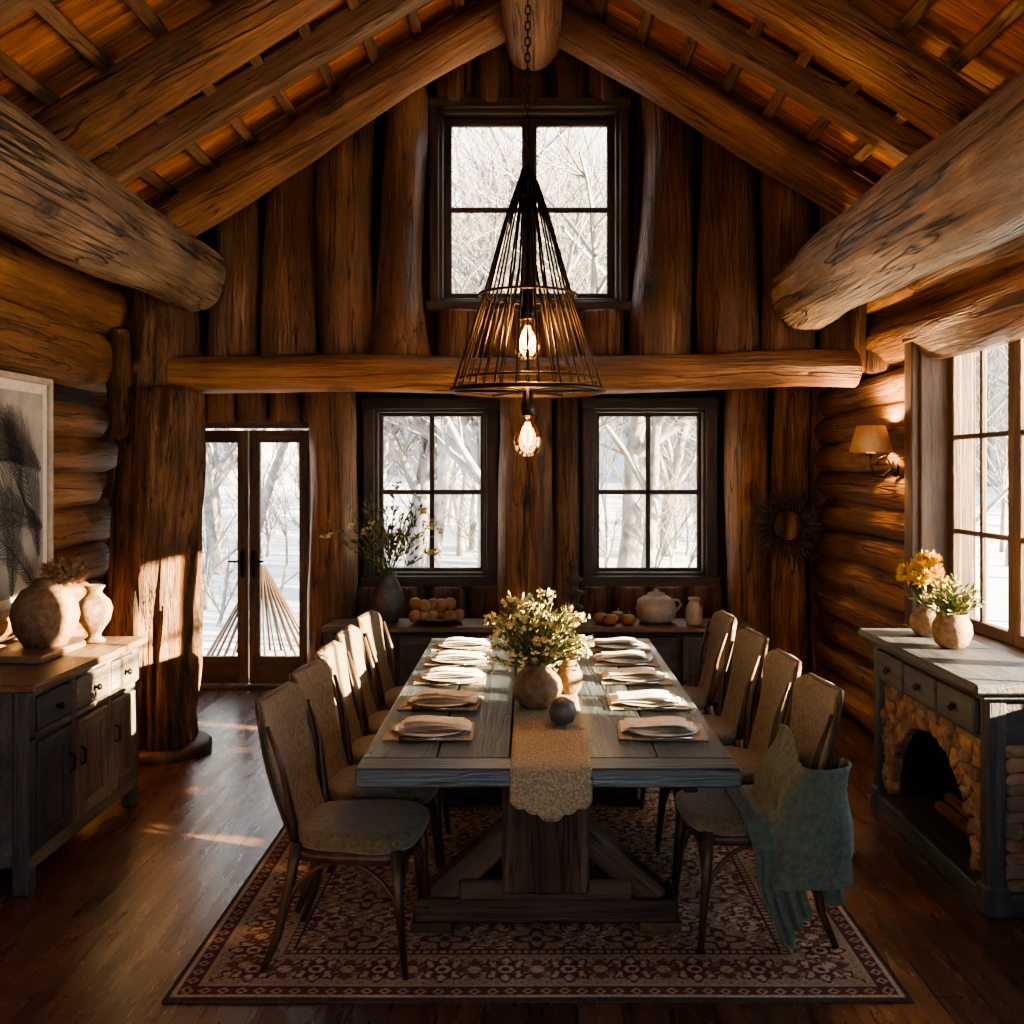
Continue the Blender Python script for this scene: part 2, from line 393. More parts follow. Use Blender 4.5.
# rear wall behind camera (with a window added for sky fill)
mb=MB(); hwall(mb,-2.3,-3,2.6,0,3.4,[(-1.8,1.6,.7,2.65)],.16,'backing')
for x0,x1 in((-3,0),(0,2.6)):
    vs=[]
    for y in(-2.38,-2.22): vs+=[(x0,y,3.39),(x1,y,3.39),(x1,y,max(3.4,RZ(x1)+.1)),(x0,y,max(3.4,RZ(x0)+.1))]
    mb.add(vs,[(0,1,2,3),(7,6,5,4),(0,4,5,1),(1,5,6,2),(2,6,7,3),(3,7,4,0)],'backing',False)
mb.make('wall_front')
# roof
mb=MB(); A=math.atan(.6); Ls=3.6
for s in(-1,1):
    F=Matrix(((s*math.cos(A),0,s*math.sin(A),0),(0,1,0,0),(-math.sin(A),0,math.cos(A),4.85),(0,0,0,1)))
    y=-2.35
    while y<6.95:
        mb.box((Ls/2,y+.075,.02+R(0,.008)),(Ls,.142,.03),'deck_wood',F,b=.006); y+=.15
    mb.box((Ls/2,2.3,.09),(Ls,9.3,.08),'backing',F)
    u=.22
    while u<3.3:
        mb.box((u,2.3,-.03),(.065,9.2,.05),'batten_wood',F,b=.006); u+=.30
    for y in(5.55,3.85,2.2,.6): mb.box((Ls/2,y,-.10),(Ls,.13,.15),'batten_wood',F,b=.01)
mb.make('ceiling')
mb=MB()
for y in(6.3,4.72,3.0,1.4,-.2):
    for s in(-1,1):
        mb.log((s*.05,y+s*.02,RZ(.05)-.25),(s*2.75,y+s*.02,RZ(2.75)-.25),.125,.135,'log_warm',amp=.12,bend=.06,n=24,step=.08,ridge=.06)
mb.make('roof_rafter_logs')
mb=MB(); mb.log((0,6.45,4.42),(0,-2.2,4.42),.175,.185,'log_warm',n=30,amp=.08,bend=.04,step=.08); mb.make('ridge_log')
mb=MB(); mb.log((-2.12,6.42,2.95),(-2.16,-2.2,2.96),.215,.25,'log_grey',n=44,amp=.1,bend=.06,step=.06,ridge=.06); mb.make('plate_log_beam')
mb=MB(); mb.log((1.72,6.42,2.86),(1.72,-2.2,2.84),.225,.25,'log_grey',n=44,amp=.1,bend=.06,step=.06,ridge=.06); mb.make('plate_log_beam')
mb=MB(); mb.log((-2.45,6.42,2.36),(2.05,6.42,2.36),.115,.115,'log_warm',n=28,amp=.1,bend=.06,step=.07,ridge=.06); mb.make('tie_beam_log')
# tree trunk post
mb=MB(); mb.log((-2.32,6.38,.05),(-2.30,6.42,2.26),.235,.225,'log_bark',n=80,amp=.24,bend=.1,step=.03,flare=.10,ridge=.30)
mb.log((-2.52,6.42,.05),(-2.42,6.45,2.9),.2,.12,'log_bark',n=40,amp=.3,bend=.12,step=.05,ridge=.2)
mb.log((-2.44,6.3,1.95),(-2.47,6.4,2.6),.1,.07,'log_bark',n=24,amp=.4,bend=.12,step=.05)
mb.lathe([(.325,0),(.325,.05),(.31,.065),(.25,.07)],(-2.32,6.38,0),'door_wood',n=40)
mb.make('tree_trunk_post')

# ---------------------------------------------------------------- windows
def window(name,w,h,M,cas=2,cols=1,rows=2,casing=.09,mat='dark_frame',depth=.2,mun=.022,st=.045):
    mb=MB(); B=lambda c,s_,b=.006:mb.box(c,s_,mat,M,b)
    for sx in(-1,1): B((sx*(w/2+casing/2-.01),-.02,h/2),(casing,.05,h+2*casing))
    B((0,-.025,h+casing/2-.01),(w+2*casing,.06,casing)); B((0,-.025,-casing/2+.01),(w+2*casing+.02,.07,casing))
    t=.035
    for sx in(-1,1): B((sx*(w/2-t/2),depth/2,h/2),(t,depth,h))
    B((0,depth/2,h-t/2),(w,depth,t)); B((0,depth/2,t/2),(w,depth,t))
    cw=(w-2*t)/cas; yy=depth*.6
    for k in range(cas):
        x0=-w/2+t+k*cw
        B((x0+st/2,yy,h/2),(st,.05,h-2*t)); B((x0+cw-st/2,yy,h/2),(st,.05,h-2*t))
        B((x0+cw/2,yy,t+st/2),(cw,.048,st)); B((x0+cw/2,yy,h-t-st/2),(cw,.048,st))
        for i in range(1,cols): B((x0+cw*i/cols,yy,h/2),(mun,.03,h-2*t))
        for i in range(1,rows): B((x0+cw/2,yy,t+(h-2*t)*i/rows),(cw,.03,mun))
        mb.box((x0+cw/2,yy+.005,h/2),(cw-.02,.005,h-2*t-.02),'window_glass',M,.001)
    return mb.make(name)
T=Matrix.Translation
window('window_1',.92,1.36,T((-.80,8.24,.89)),cas=1,cols=2,mun=.04,st=.03)
window('window_2',.925,1.36,T((.9625,8.24,.89)),cas=1,cols=2,mun=.04,st=.03)
window('window_3',1.2,1.28,T((-.005,6.70,2.84)),casing=.06,st=.05,mun=.035)
RZM=Matrix.Rotation(-math.pi/2,4,'Z')
window('window_4',WY1-WY0,1.66,T((2.24,(WY0+WY1)/2,.84))@RZM,cas=3,cols=2,rows=3,mat='door_wood',depth=.30,casing=.12,st=.065,mun=.028)
window('fill_window_right',VY1-VY0,1.66,T((2.24,(VY0+VY1)/2,.84))@RZM,cas=2,cols=2,rows=3,mat='door_wood',depth=.30,casing=.1)  # unseen window added beside the camera for bounce fill
window('fill_window_rear',3.4,1.95,T((-.1,-2.21,.7))@Matrix.Rotation(math.pi,4,'Z'),cas=4,cols=1,rows=2,mat='door_wood',depth=.12)  # unseen rear window, added so sky light fills the room
# french door
mb=MB(); M=T((-2.265,8.24,0)); B=lambda c,s_:mb.box(c,s_,'door_wood',M)
w,h=1.07,2.11
for sx in(-1,1): B((sx*(w/2+.01),0,h/2),(.08,.14,h))
B((0,0,h+.02),(w+.1,.15,.09)); B((0,.02,.012),(w,.16,.024))
for sx in(-1,1):
    cx=sx*.248
    B((cx-.2,.02,1.05),(.085,.05,2.04)); B((cx+.2,.02,1.05),(.085,.05,2.04))
    B((cx,.02,.14),(.35,.05,.22)); B((cx,.02,2.02),(.35,.05,.1))
    mb.box((cx,.02,1.1),(.34,.006,1.8),'window_glass',M,.001)
    mb.rbox((sx*.045,-.02,1.0),(.03,.012,.22),'black_metal',M=M)
    mb.tube([(sx*.045,-.02,1.02),(sx*.045,-.07,1.02),(sx*.14,-.075,1.02)],.009,'black_metal',M=M)
mb.make('door_1')

# ---------------------------------------------------------------- table
TX=.06
mb=MB(); pw=1.28/5
for i in range(5): mb.box((TX-.64+pw*(i+.5),4.7,.73),(pw-.004,2.36,.062),'table_top_wood',b=.005)
for y,sy in((3.45,-1),(5.95,1)):
    mb.box((TX,y,.73),(1.28,.13,.064),'table_top_wood',b=.006)
for sx in(-1,1): mb.box((TX+sx*.5,4.7,.665),(.05,2.3,.07),'table_base_wood')
for y in(3.95,5.4):
    mb.box((TX,y,.665),(.95,.16,.07),'table_base_wood')
    mb.box((TX,y,.40),(.33,.20,.50),'table_base_wood',b=.012)
    mb.box((TX,y,.60),(.42,.22,.08),'table_base_wood',b=.012)
    mb.box((TX,y,.085),(1.0,.20,.09),'table_base_wood',b=.012)
    mb.box((TX,y,.16),(.66,.17,.08),'table_base_wood',b=.01)
    for sx in(-1,1):
        mb.box((TX+sx*.43,y,.03),(.16,.22,.036),'table_base_wood')
        mb.rbox((TX+sx*.27,y,.245),(.42,.13,.10),'table_base_wood',rot=(0,sx*.72,0),b=.01)
mb.box((TX,4.675,.27),(.10,1.4,.13),'table_base_wood',b=.01)
mb.make('trestle_dining_table')
# runner
mb=MB(); P=[]
path=[]; ztop=.7655
for i in range(40): path.append((5.98-i*(5.98-3.385)/39,ztop+.0015*math.sin(i*1.7)))
path+= [(3.377,.758)]+[(3.372-.004*math.sin(k),.745-.025*k) for k in range(7)]
for k,(y,z) in enumerate(path):
    row=[]
    hk=max(0,k-41)
    for j in range(25):
        u=-1+2*j/24; zz=z
        if hk: zz=z+ (abs(u)*.010*hk)+ (.010*abs(math.sin(j*math.pi/4)) if k==len(path)-1 else 0)*-1
        row.append((TX+.01+u*.135,y-(.004*math.sin(j*.65)*(hk>0)),zz))
    P.append(row)
mb.grid(P,'runner_lace'); 
mb.make('table_runner',solid=.003)

# ---------------------------------------------------------------- chairs
def srect(w,d,n=28,e=4.):
    out=[]
    for j in range(n):
        th=2*math.pi*j/n; c,s_=math.cos(th),math.sin(th)
        out.append((w/2*math.copysign(abs(c)**(2/e),c),d/2*math.copysign(abs(s_)**(2/e),s_)))
    return out
mb=MB()
rings=[]
for z,k in((.415,.86),(.42,.94),(.435,.985),(.452,1.),(.468,.985),(.478,.93),(.483,.82),(.486,.5)):
    rings.append([(x*k+.015,y*k*(1-.08*(x<0)),z) for x,y in srect(.46,.45,32,3.2)])
mb.loft(rings,'chair_fabric')
rings=[[(x+.01,y,z) for x,y in srect(.42,.42)] for z in(.385,.418)]
mb.loft(rings,'chair_wood')
BT=.47
def bc(t):
    return -.20-.13*t-.02*math.sin(t*math.pi), .45+t*BT
rings=[]; frame=[]
nb=26
for i in range(nb):
    t=i/(nb-1); x,z=bc(t)
    wdt=.325+.10*min(1,t*1.2)
    e=1-t; cr=.13
    k=1. 
    if e<cr: k=1-.26*(1-math.sqrt(max(0,1-(1-e/cr)**2)))
    eb=t
    if eb<.05: k*=.92+.08*math.sqrt(eb/.05)
    th=.045*(1 if e>.03 else max(.35,math.sqrt(e/.03)))
    ww=wdt*k
    ring=[]
    for a,b_ in srect(th,ww,32,3.2): ring.append((x+a+.055*(2*b_/.43)**2-.015,b_,z+a*.25))
    rings.append(ring)
    frame.append((x-.025,ww/2,z))
mb.loft(rings,'chair_fabric')
edge=[(x+.055*(2*w_/.43)**2+.0,-w_-.002,z) for x,w_,z in frame]+[(x+.055*(2*w_/.43)**2+.0,w_+.002,z) for x,w_,z in frame[::-1]]
mb.tube(edge,.009,'chair_wood',n=6)
for s in(-1,1):
    mb.tube([(-.185,s*.165,.42),(-.185,s*.172,.50),(-.215,s*.20,.70),(-.265,s*.213,.85)],[.017,.016,.012,.008],'chair_wood')
    mb.tube([(-.175,s*.175,.44),(-.195,s*.182,.3),(-.235,s*.195,.12),(-.285,s*.205,0)],[.022,.019,.016,.012],'chair_wood')
    mb.tube([(.185,s*.185,.43),(.195,s*.19,.25),(.22,s*.20,0)],[.022,.018,.011],'chair_wood')
    mb.tube([(-.21+.41*i/14,s*.188,.20+.185*math.sin(math.pi*i/14)**.6) for i in range(15)],.009,'chair_wood')
for x in(-.205,.195):
    mb.tube([(x,-.19+.38*i/14,.20+.185*math.sin(math.pi*i/14)**.6) for i in range(15)],.009,'chair_wood')
ch=mb.make('dining_chair',(-.62,3.72,.013)); ch.rotation_euler=(0,0,-.12)
for k,y in enumerate((4.2,4.7,5.2,5.85)): inst(ch,'dining_chair',(-.61-.005*k,y,.013 if y<5.4 else 0.0),R(-.12,.0))
for k,y in enumerate((3.90,4.48,5.08,5.85)): inst(ch,'dining_chair',(.81,y,.013 if y<5.4 else 0.0),math.pi+(.10,.05,.1,.05)[k])
# throw blanket
mb=MB()
P=[]
cx,cy=.81,3.90
for v in range(30):
    t=v/29; row=[]
    for u in range(48):
        q=u/47
        if q<.45: yy=cy+.12-(q/.45)*.35; xo=-.085
        elif q<.6: a=(q-.45)/.15*math.pi; yy=cy-.235-.05*math.sin(a); xo=-.085*math.cos(a)
        else: yy=cy-.235+((q-.6)/.4)*.20; xo=.085
        bottom=.485 if q<.40 else .40-.20*math.sin(min(1,(q-.40)/.35)*math.pi/2)+.045*math.sin(q*23)
        top=.755-.10*q+.02*math.sin(q*11)
        z=top+(bottom-top)*t
        tt=(max(z,.44)-.45)/BT; bx=cx+.20+.13*tt-.02
        fold=(.026*math.sin(q*44+t*2.2)+.012*math.sin(q*91+t*5))*(.25+t)
        fl=.05*t*(1 if q>.5 else -.5)
        row.append((bx+xo+(fold if xo>0 else -abs(fold))+fl+.015*math.sin(t*7+q*6),yy-(abs(fold) if .45<q<.6 else 0)+.03*t*(q-.7),z))
    P.append(row)
mb.grid(P,'throw_green')
P=[]
for v in range(34):
    t=v/33; row=[]
    for u in range(28):
        q=u/27; x=cx-.05+q*.20
        if t<.35: y=cy+.12-(t/.35)*.36; z=.498+.008*math.sin(q*20+t*4)
        else:
            k=(t-.35)/.65; y=cy-.24-.03*math.sin(min(1,k*6)*math.pi/2)-.032*math.sin(q*26+k*2.5)*k; z=.498-.37*k-.01-.05*k*math.sin(q*5)
            x+= (-.08*k*(q-.5))+.06*k+.012*math.sin(k*8)
        row.append((x,y,z))
    P.append(row)
mb.grid(P,'throw_green'); mb.make('throw_blanket',solid=.008)

# ---------------------------------------------------------------- rug
x0,x1,y0,y1=-1.21,1.26,3.36,5.6; st=.0055
nx=int((x1-x0)/st);ny=int((y1-y0)/st)
xs=np.linspace(x0,x1,nx);ys=np.linspace(y0,y1,ny); X,Y=np.meshgrid(xs,ys)
U=X-(x0+x1)/2;V=Y-(y0+y1)/2; d=np.minimum((x1-x0)/2-np.abs(U),(y1-y0)/2-np.abs(V))
cream=np.array([.54,.43,.32]);burg=np.array([.115,.03,.042]);dk=np.array([.05,.032,.036]);tan=np.array([.36,.26,.18]);rust=np.array([.19,.072,.06])
C=np.ones(X.shape+(3,))*tan
def put(mask,c): C[mask]=c
def ros(u,v,p,q,k=8,off=0):
    a=(u/p+off)%1-.5;b=(v/q+off)%1-.5; a*=p;b*=q
    r=np.hypot(a,b); th=np.arctan2(b,a); return r,th
along=np.where(((x1-x0)/2-np.abs(U))<((y1-y0)/2-np.abs(V)),V,U)
r,th=ros(U,V,.34,.34); put(r<.12+.03*np.cos(6*th),cream); put(np.abs(r-.11-.02*np.cos(6*th))<.008,burg); put(r<.07+.02*np.cos(8*th),rust);put(r<.045,cream);put(r<.025,burg)
r,th=ros(U,V,.34,.34,off=.5); put(r<.07+.025*np.cos(4*th),burg); put(r<.045+.018*np.cos(4*th),tan); put(r<.02,dk)
s=np.sin(U*46+2.2*np.sin(V*37))*np.sin(V*46+2.2*np.sin(U*37)); base=(np.abs(s)<.10); put(base&(r>.08),dk*1.4)
s2=np.sin(U*91+1.5*np.sin(V*60))*np.sin(V*88); put((s2>.72)&(r>.09),burg*1.5); put((s2<-.75)&(r>.09),cream*1.1)
m=d<.36; put(m,cream*.9)
bb=(d-.21)
def rb(p,off=0):
    a=((along/p+off)%1-.5)*p; return np.hypot(a,bb),np.arctan2(bb,a)
r,th=rb(.22); mm=(d>.1)&(d<.32)
put(mm,cream*.72)
vine=np.abs(bb-.045*np.sin(along*2*np.pi/.22))<.007; put(mm&vine,dk)
v2=np.abs(bb+.06*np.sin(along*2*np.pi/.11+1))<.005; put(mm&v2,burg*1.3)
put(mm&(r<.085+.02*np.cos(8*th)),cream);put(mm&(np.abs(r-.075-.015*np.cos(8*th))<.007),burg);put(mm&(r<.05+.012*np.cos(6*th)),burg);put(mm&(r<.028),cream);put(mm&(r<.014),dk)
r,th=rb(.22,.5); put(mm&(r<.05+.02*np.cos(4*th)),rust);put(mm&(r<.025),cream)
s3=np.sin(along*150)*np.sin(bb*150); put(mm&(s3>.8),burg)
for a_,b_,c in((.0,.022,dk),(.022,.034,cream),(.084,.092,dk),(.092,.1,cream*.8),(.32,.328,burg),(.328,.352,tan*1.2),(.352,.36,dk)): put((d>=a_)&(d<b_),c)
m=(d>=.034)&(d<.084); put(m,burg); a=((along/.06)%1-.5)*.06; dd=np.abs(a)+np.abs(d-.059); put(m&(dd<.022),cream*.8);put(m&(dd<.011),dk)
m=(d>=.328)&(d<.352); a=(along/.03)%1; put(m&(a<.35),burg)
Z=.010+.001*np.sin(X*5)*np.sin(Y*4)+np.where(d<.01,-.004,0)
me=bpy.data.meshes.new('persian_rug'); vs=np.stack([X,Y,Z],-1).reshape(-1,3)
idx=np.arange(nx*ny).reshape(ny,nx); F=np.stack([idx[:-1,:-1],idx[:-1,1:],idx[1:,1:],idx[1:,:-1]],-1).reshape(-1,4)
me.vertices.add(len(vs)); me.vertices.foreach_set('co',vs.ravel()); me.loops.add(F.size); me.loops.foreach_set('vertex_index',F.ravel())
me.polygons.add(len(F)); me.polygons.foreach_set('loop_start',np.arange(0,F.size,4)); me.polygons.foreach_set('loop_total',np.full(len(F),4)); me.update(); me.validate()
at=me.attributes.new('rugcol','FLOAT_COLOR','POINT'); at.data.foreach_set('color',np.concatenate([C,np.ones(C.shape[:2]+(1,))],-1).reshape(-1).astype(np.float32))
me.materials.append(MATS['rug_wool']); o=bpy.data.objects.new('persian_rug',me); sc.collection.objects.link(o)
md=o.modifiers.new('s','SOLIDIFY'); md.thickness=.006; md.offset=-1

# ---------------------------------------------------------------- place settings
mb=MB()
mb.box((0.0,0,.003),(.33,.25,.006),'linen_tan',b=.002)
mb.lathe([(.06,.006),(.075,.008),(.138,.018),(.141,.021),(.13,.019),(.075,.012),(.001,.011)],(.0,0,0),'plate_glaze',n=40)
for k in range(4):
    P=[]
    for i in range(14):
        row=[]
        for j in range(12):
            a=-1+2*i/13;b_=-1+2*j/11
            row.append((a*(.14-.010*k)+.015,b_*(.075-.005*k)+.006*k,.024+k*.007+.004*math.sin(a*3+k)+.003*math.sin(b_*5+k*2)-.004*abs(a)**3))
        P.append(row)
    mb.grid(P,'linen_white')
for y0_,t in((.135,'f'),(-.13,'k'),(-.146,'k')):
    mb.tube([(-.10,y0_,.012),(.02,y0_,.011),(.05,y0_,.012)],[.006,.003,.003],'steel',n=6)
    if t=='f':
        mb.box((.065,y0_,.012),(.03,.022,.003),'steel',b=.001)
        for q in(-1,0,1): mb.box((.095,y0_+q*.008,.012),(.04,.004,.002),'steel',b=.0005)
    else: mb.box((.09,y0_,.012),(.09,.016,.002),'steel',b=.0008)
ps=mb.make('place_setting',(-.375,3.86,.7625))
for y in(4.33,4.83,5.28,5.70): inst(ps,'place_setting',(-.375,y,.7625),R(-.07,.07))
for y in(3.86,4.33,4.83,5.28,5.70): inst(ps,'place_setting',(.495,y,.7625),math.pi+R(-.07,.07))

# ---------------------------------------------------------------- vases & flowers
def vase(mb,c,r,h,mat,neck=.45,lip=.5,n=36):
    pr=[(r*.45,0),(r*.62,.01*h),(r*.9,.22*h),(r,.45*h),(r*.93,.65*h),(r*.68,.83*h),(r*neck,.93*h),(r*lip,h),(r*lip*.88,h),(r*neck*.85,.92*h),(r*.4,.6*h)]
    mb.lathe(pr,c,mat,n=n)
def bouquet(mb,c,n,spread,hmin,hmax,stem='leaf_green',leafm=('leaf_green','leaf_olive'),bloom=None,bs=.012,br=.3,L=.035,nl=8,ys=1.):
    c=Vector(c)
    for i in range(n):
        a=R(0,2*math.pi); k=math.sqrt(R(0,1))*spread; hh=R(hmin,hmax)*(1-.35*(k/spread)**2)
        tip=c+Vector((math.cos(a)*k,math.sin(a)*k*ys,hh)); midp=c+Vector((math.cos(a)*k*.35,math.sin(a)*k*.35*ys,hh*.6))
        pts=[]
        for q in range(6):
            t=q/5; pts.append(c*(1-t)**2+midp*2*t*(1-t)+tip*t*t)
        mb.tube(pts,[.0025]*5+[.001],stem,n=4,cap=False)
        for q in range(nl):
            t=R(.35,1); p=c*(1-t)**2+midp*2*t*(1-t)+tip*t*t
            dr=(tip-c).normalized()+Vector((R(-1,1),R(-1,1),R(-.4,.8)))
            mb.leaf(p,dr,L*R(.6,1.3),L*R(.12,.2),random.choice(leafm))
        if bloom and R(0,1)<br:
            for q in range(random.randint(3,6)):
                p=tip+Vector((R(-1,1),R(-1,1),R(-1,.5)))*bs*2.2
                for w in range(6):
                    mb.leaf(p,(R(-1,1),R(-1,1),R(-.2,1)),bs*1.5,bs*.45,bloom)
                mb.ball(tuple(p),bs*.45,bloom,n=5)
def mum(mb,c,r,mat):
    c=Vector(c)
    for i in range(90):
        d_=Vector((R(-1,1),R(-1,1),R(-.5,1))).normalized(); mb.leaf(c+d_*r*.25,d_,r*R(.65,.85),r*.13,mat)
    mb.ball(tuple(c),r*.5,mat,n=8)
mb=MB(); TZ=.766+.003
vase(mb,(.03,4.25,TZ),.105,.175,'ceramic_tan',.5,.52)
bouquet(mb,(.03,4.25,TZ+.15),170,.215,.06,.34,bloom='petal_cream',bs=.010,br=.7,L=.035,nl=12)
mb.make('flower_vase')
mb=MB(); vase(mb,(.175,4.5,TZ),.06,.15,'ceramic_tan',.5,.55); mb.make('small_ceramic_jar')
mb=MB(); mb.lathe([(.02,0),(.045,.015),(.055,.05),(.045,.085),(.02,.1),(.012,.105)],(.125,3.95,TZ),'ceramic_dark'); mb.make('round_glass_ornament')

# ---------------------------------------------------------------- chandelier
mb=MB(); cx,cy=-.01,4.4
zb,zt=2.09,2.98; rb_,rt=.325,.045
def ringt(z,r,t,mat='bronze_metal',n=48): mb.tube([(cx+r*math.cos(2*math.pi*i/n),cy+r*math.sin(2*math.pi*i/n),z) for i in range(n+1)],t,mat,n=8,cap=False)
ringt(zb,rb_,.011);ringt(zb+.05,.30,.006);ringt(2.5,.21,.006);ringt(zt-.06,.06,.007)
for i in range(22):
    a=2*math.pi*i/22; c,s_=math.cos(a),math.sin(a)
    mb.tube([(cx+rt*c,cy+rt*s_,zt),(cx+.105*c,cy+.105*s_,2.80),(cx+.19*c,cy+.19*s_,2.5),(cx+rb_*c,cy+rb_*s_,zb)],.0045,'bronze_metal',n=5)
for i in range(10):
    a=2*math.pi*(i+.5)/10; c,s_=math.cos(a),math.sin(a)
    mb.tube([(cx+.03*c,cy+.03*s_,zt),(cx+.06*c,cy+.06*s_,2.62),(cx+.20*c,cy+.20*s_,zb+.04)],.004,'black_metal',n=5)
for i in range(3):
    a=math.pi*i/3; mb.tube([(cx+rb_*math.cos(a),cy+rb_*math.sin(a),zb),(cx-rb_*math.cos(a),cy-rb_*math.sin(a),zb)],.006,'black_metal',n=5)
mb.lathe([(.02,-.05),(.055,-.04),(.05,0),(.035,.03),(.03,.06),(.012,.08)],(cx,cy,zt),'black_metal',n=24)
mb.tube([(cx,cy,zt),(cx,cy,1.98)],.008,'black_metal')
def bulb(z):
    mb.lathe([(.022,.12),(.024,.06),(.03,.05),(.03,0),(.02,-.005)],(cx,cy,z),'black_metal',n=20)
    mb.lathe([(.018,0),(.022,-.02),(.05,-.07),(.060,-.11),(.052,-.15),(.025,-.175),(.002,-.18)],(cx,cy,z),'bulb_glass',n=28)
    for k in range(6):
        a=2*math.pi*k/6; mb.tube([(cx+.008*math.cos(a),cy+.008*math.sin(a),z-.03),(cx+.022*math.cos(a),cy+.022*math.sin(a),z-.08),(cx+.01*math.cos(a),cy+.01*math.sin(a),z-.13)],.0014,'filament',n=5)
bulb(2.40); bulb(1.985)
z=zt+.08;k=0
while z<4.235:
    pts=[];
    for i in range(13):
        a=2*math.pi*i/12; u_,w_=.011*math.cos(a),.022*math.sin(a)
        pts.append((cx+(u_ if k%2 else 0),cy+(0 if k%2 else u_),z+.02+w_))
    mb.tube(pts,.003,'black_metal',n=5,cap=False); z+=.034;k+=1
mb.make('cage_pendant_chandelier')

# ---------------------------------------------------------------- left cabinet (sideboard)
mb=MB(); xf,xb=-2.06,-2.56; ya,yb=4.2,5.38
mb.box(((xf+xb)/2+.015,(ya+yb)/2,.855),(.56,yb-ya+.06,.035),'cabinet_top_wood',b=.008)
mb.box(((xf+xb)/2,(ya+yb)/2,.475),(.47,yb-ya-.02,.73),'slate_wood',b=.004)
for y in(ya+.03,yb-.03):
    for x in(xf-.03,xb+.03): mb.box((x,y,.42),(.07,.07,.84),'slate_wood' if y<5 else 'cabinet_sunlit_wood',b=.008)  # far posts take the sunlit tone
for y in(ya+.41,ya+.80): mb.box((xf-.008,y,.47),(.03,.05,.74),'cabinet_sunlit_wood')
mb.box((xf-.01,(ya+yb)/2,.64),(.03,yb-ya,.03),'cabinet_sunlit_wood');mb.box((xf-.01,(ya+yb)/2,.13),(.035,yb-ya,.06),'cabinet_sunlit_wood')
mb.box((xf-.01,(ya+yb)/2,.825),(.035,yb-ya,.025),'cabinet_sunlit_wood')
cells=[(ya+.065,ya+.385),(ya+.435,ya+.775),(ya+.825,yb-.065)]
for i,(a,b_) in enumerate(cells):
    yc=(a+b_)/2;w=b_-a; drm='slate_wood' if i==0 else 'cabinet_sunlit_wood'  # near column dark, the other two coloured as if sunlit
    mb.box((xf,yc,.733),(.03,w,.14),drm,b=.008)
    mb.lathe([(.008,0),(.008,.015),(.016,.022),(.014,.032),(.001,.035)],(0,0,0),'black_metal',n=14,M=T((xf+.015,yc,.733))@Matrix.Rotation(math.pi/2,4,'Y'))
    zc,hh=.39,.44
    for q in(-1,1): mb.box((xf,yc+q*(w/2-.03),zc),(.03,.06,hh),drm,b=.004); mb.box((xf,yc,zc+q*(hh/2-.03)),(.03,w-.12,.06),drm,b=.004)
    mb.box((xf-.008,yc,zc),(.02,w-.13,hh-.13),drm,b=.01)
    ky=yc+(w/2-.03)*(1 if i==0 else -1)
    mb.tube([(xf+.015,ky,zc+.1),(xf+.035,ky,zc+.09),(xf+.035,ky,zc+.03),(xf+.015,ky,zc+.02)],.006,'black_metal',n=6)
mb.make('sideboard_cabinet')
mb=MB(); mb.box((-2.36,4.85,.8905),(.32,.46,.034),'cabinet_top_wood',b=.008); mb.make('wooden_tray')
mb=MB(); vase(mb,(-2.33,4.92,.9085),.155,.32,'ceramic_tan',.3,.33,n=48); mb.make('round_clay_vase')
mb=MB(); mb.lathe([(.05,0),(.055,.01),(.03,.03),(.035,.05),(.075,.11),(.088,.17),(.075,.21),(.04,.245),(.035,.26),(.052,.285),(.045,.29),(.02,.25)],(-2.22,5.22,.874),'ceramic_tan'); mb.make('ceramic_urn')
mb=MB(); vase(mb,(-2.42,5.27,.874),.07,.2,'ceramic_tan')
for i in range(14):
    d_=Vector((R(-1,1),R(-1,1),R(-.6,1))).normalized(); mum(mb,Vector((-2.40,5.27,1.20))+d_*.08,.055,'petal_dry')
mb.make('dried_hydrangea_vase')
# picture: flat print with inked feather strokes
mb=MB(); X_=-2.585; ya,yb,za,zb_=4.35,5.5,1.04,2.22
for z in(za,zb_): mb.box((X_,(ya+yb)/2,z),(.04,yb-ya+.03,.035),'ceramic_white')
for y in(ya,yb): mb.box((X_,y,(za+zb_)/2),(.04,.035,zb_-za),'ceramic_white')
mb.box((X_-.01,(ya+yb)/2,(za+zb_)/2),(.015,yb-ya,zb_-za),'linen_white'); mb.box((X_,(ya+yb)/2,(za+zb_)/2),(.006,yb-ya-.14,zb_-za-.14),'print_paper',raw=True)
yl,yh,zl,zh=ya+.075,yb-.075,za+.075,zb_-.075
def stroke(pts,w0):
    vs=[]
    for i,(y,z) in enumerate(pts):
        y2,z2=pts[min(i+1,len(pts)-1)];y1_,z1_=pts[max(i-1,0)]
        dy,dz=y2-y1_,z2-z1_; L=math.hypot(dy,dz) or 1; w=w0*(1-.75*i/len(pts))
        for s in(-1,1):
            vs.append((X_+.0045,min(yh,max(yl,y-dz/L*w*s)),min(zh,max(zl,z+dy/L*w*s))))
    mb.add(vs,[(2*i,2*i+1,2*i+3,2*i+2) for i in range(len(pts)-1)],'print_ink',False)
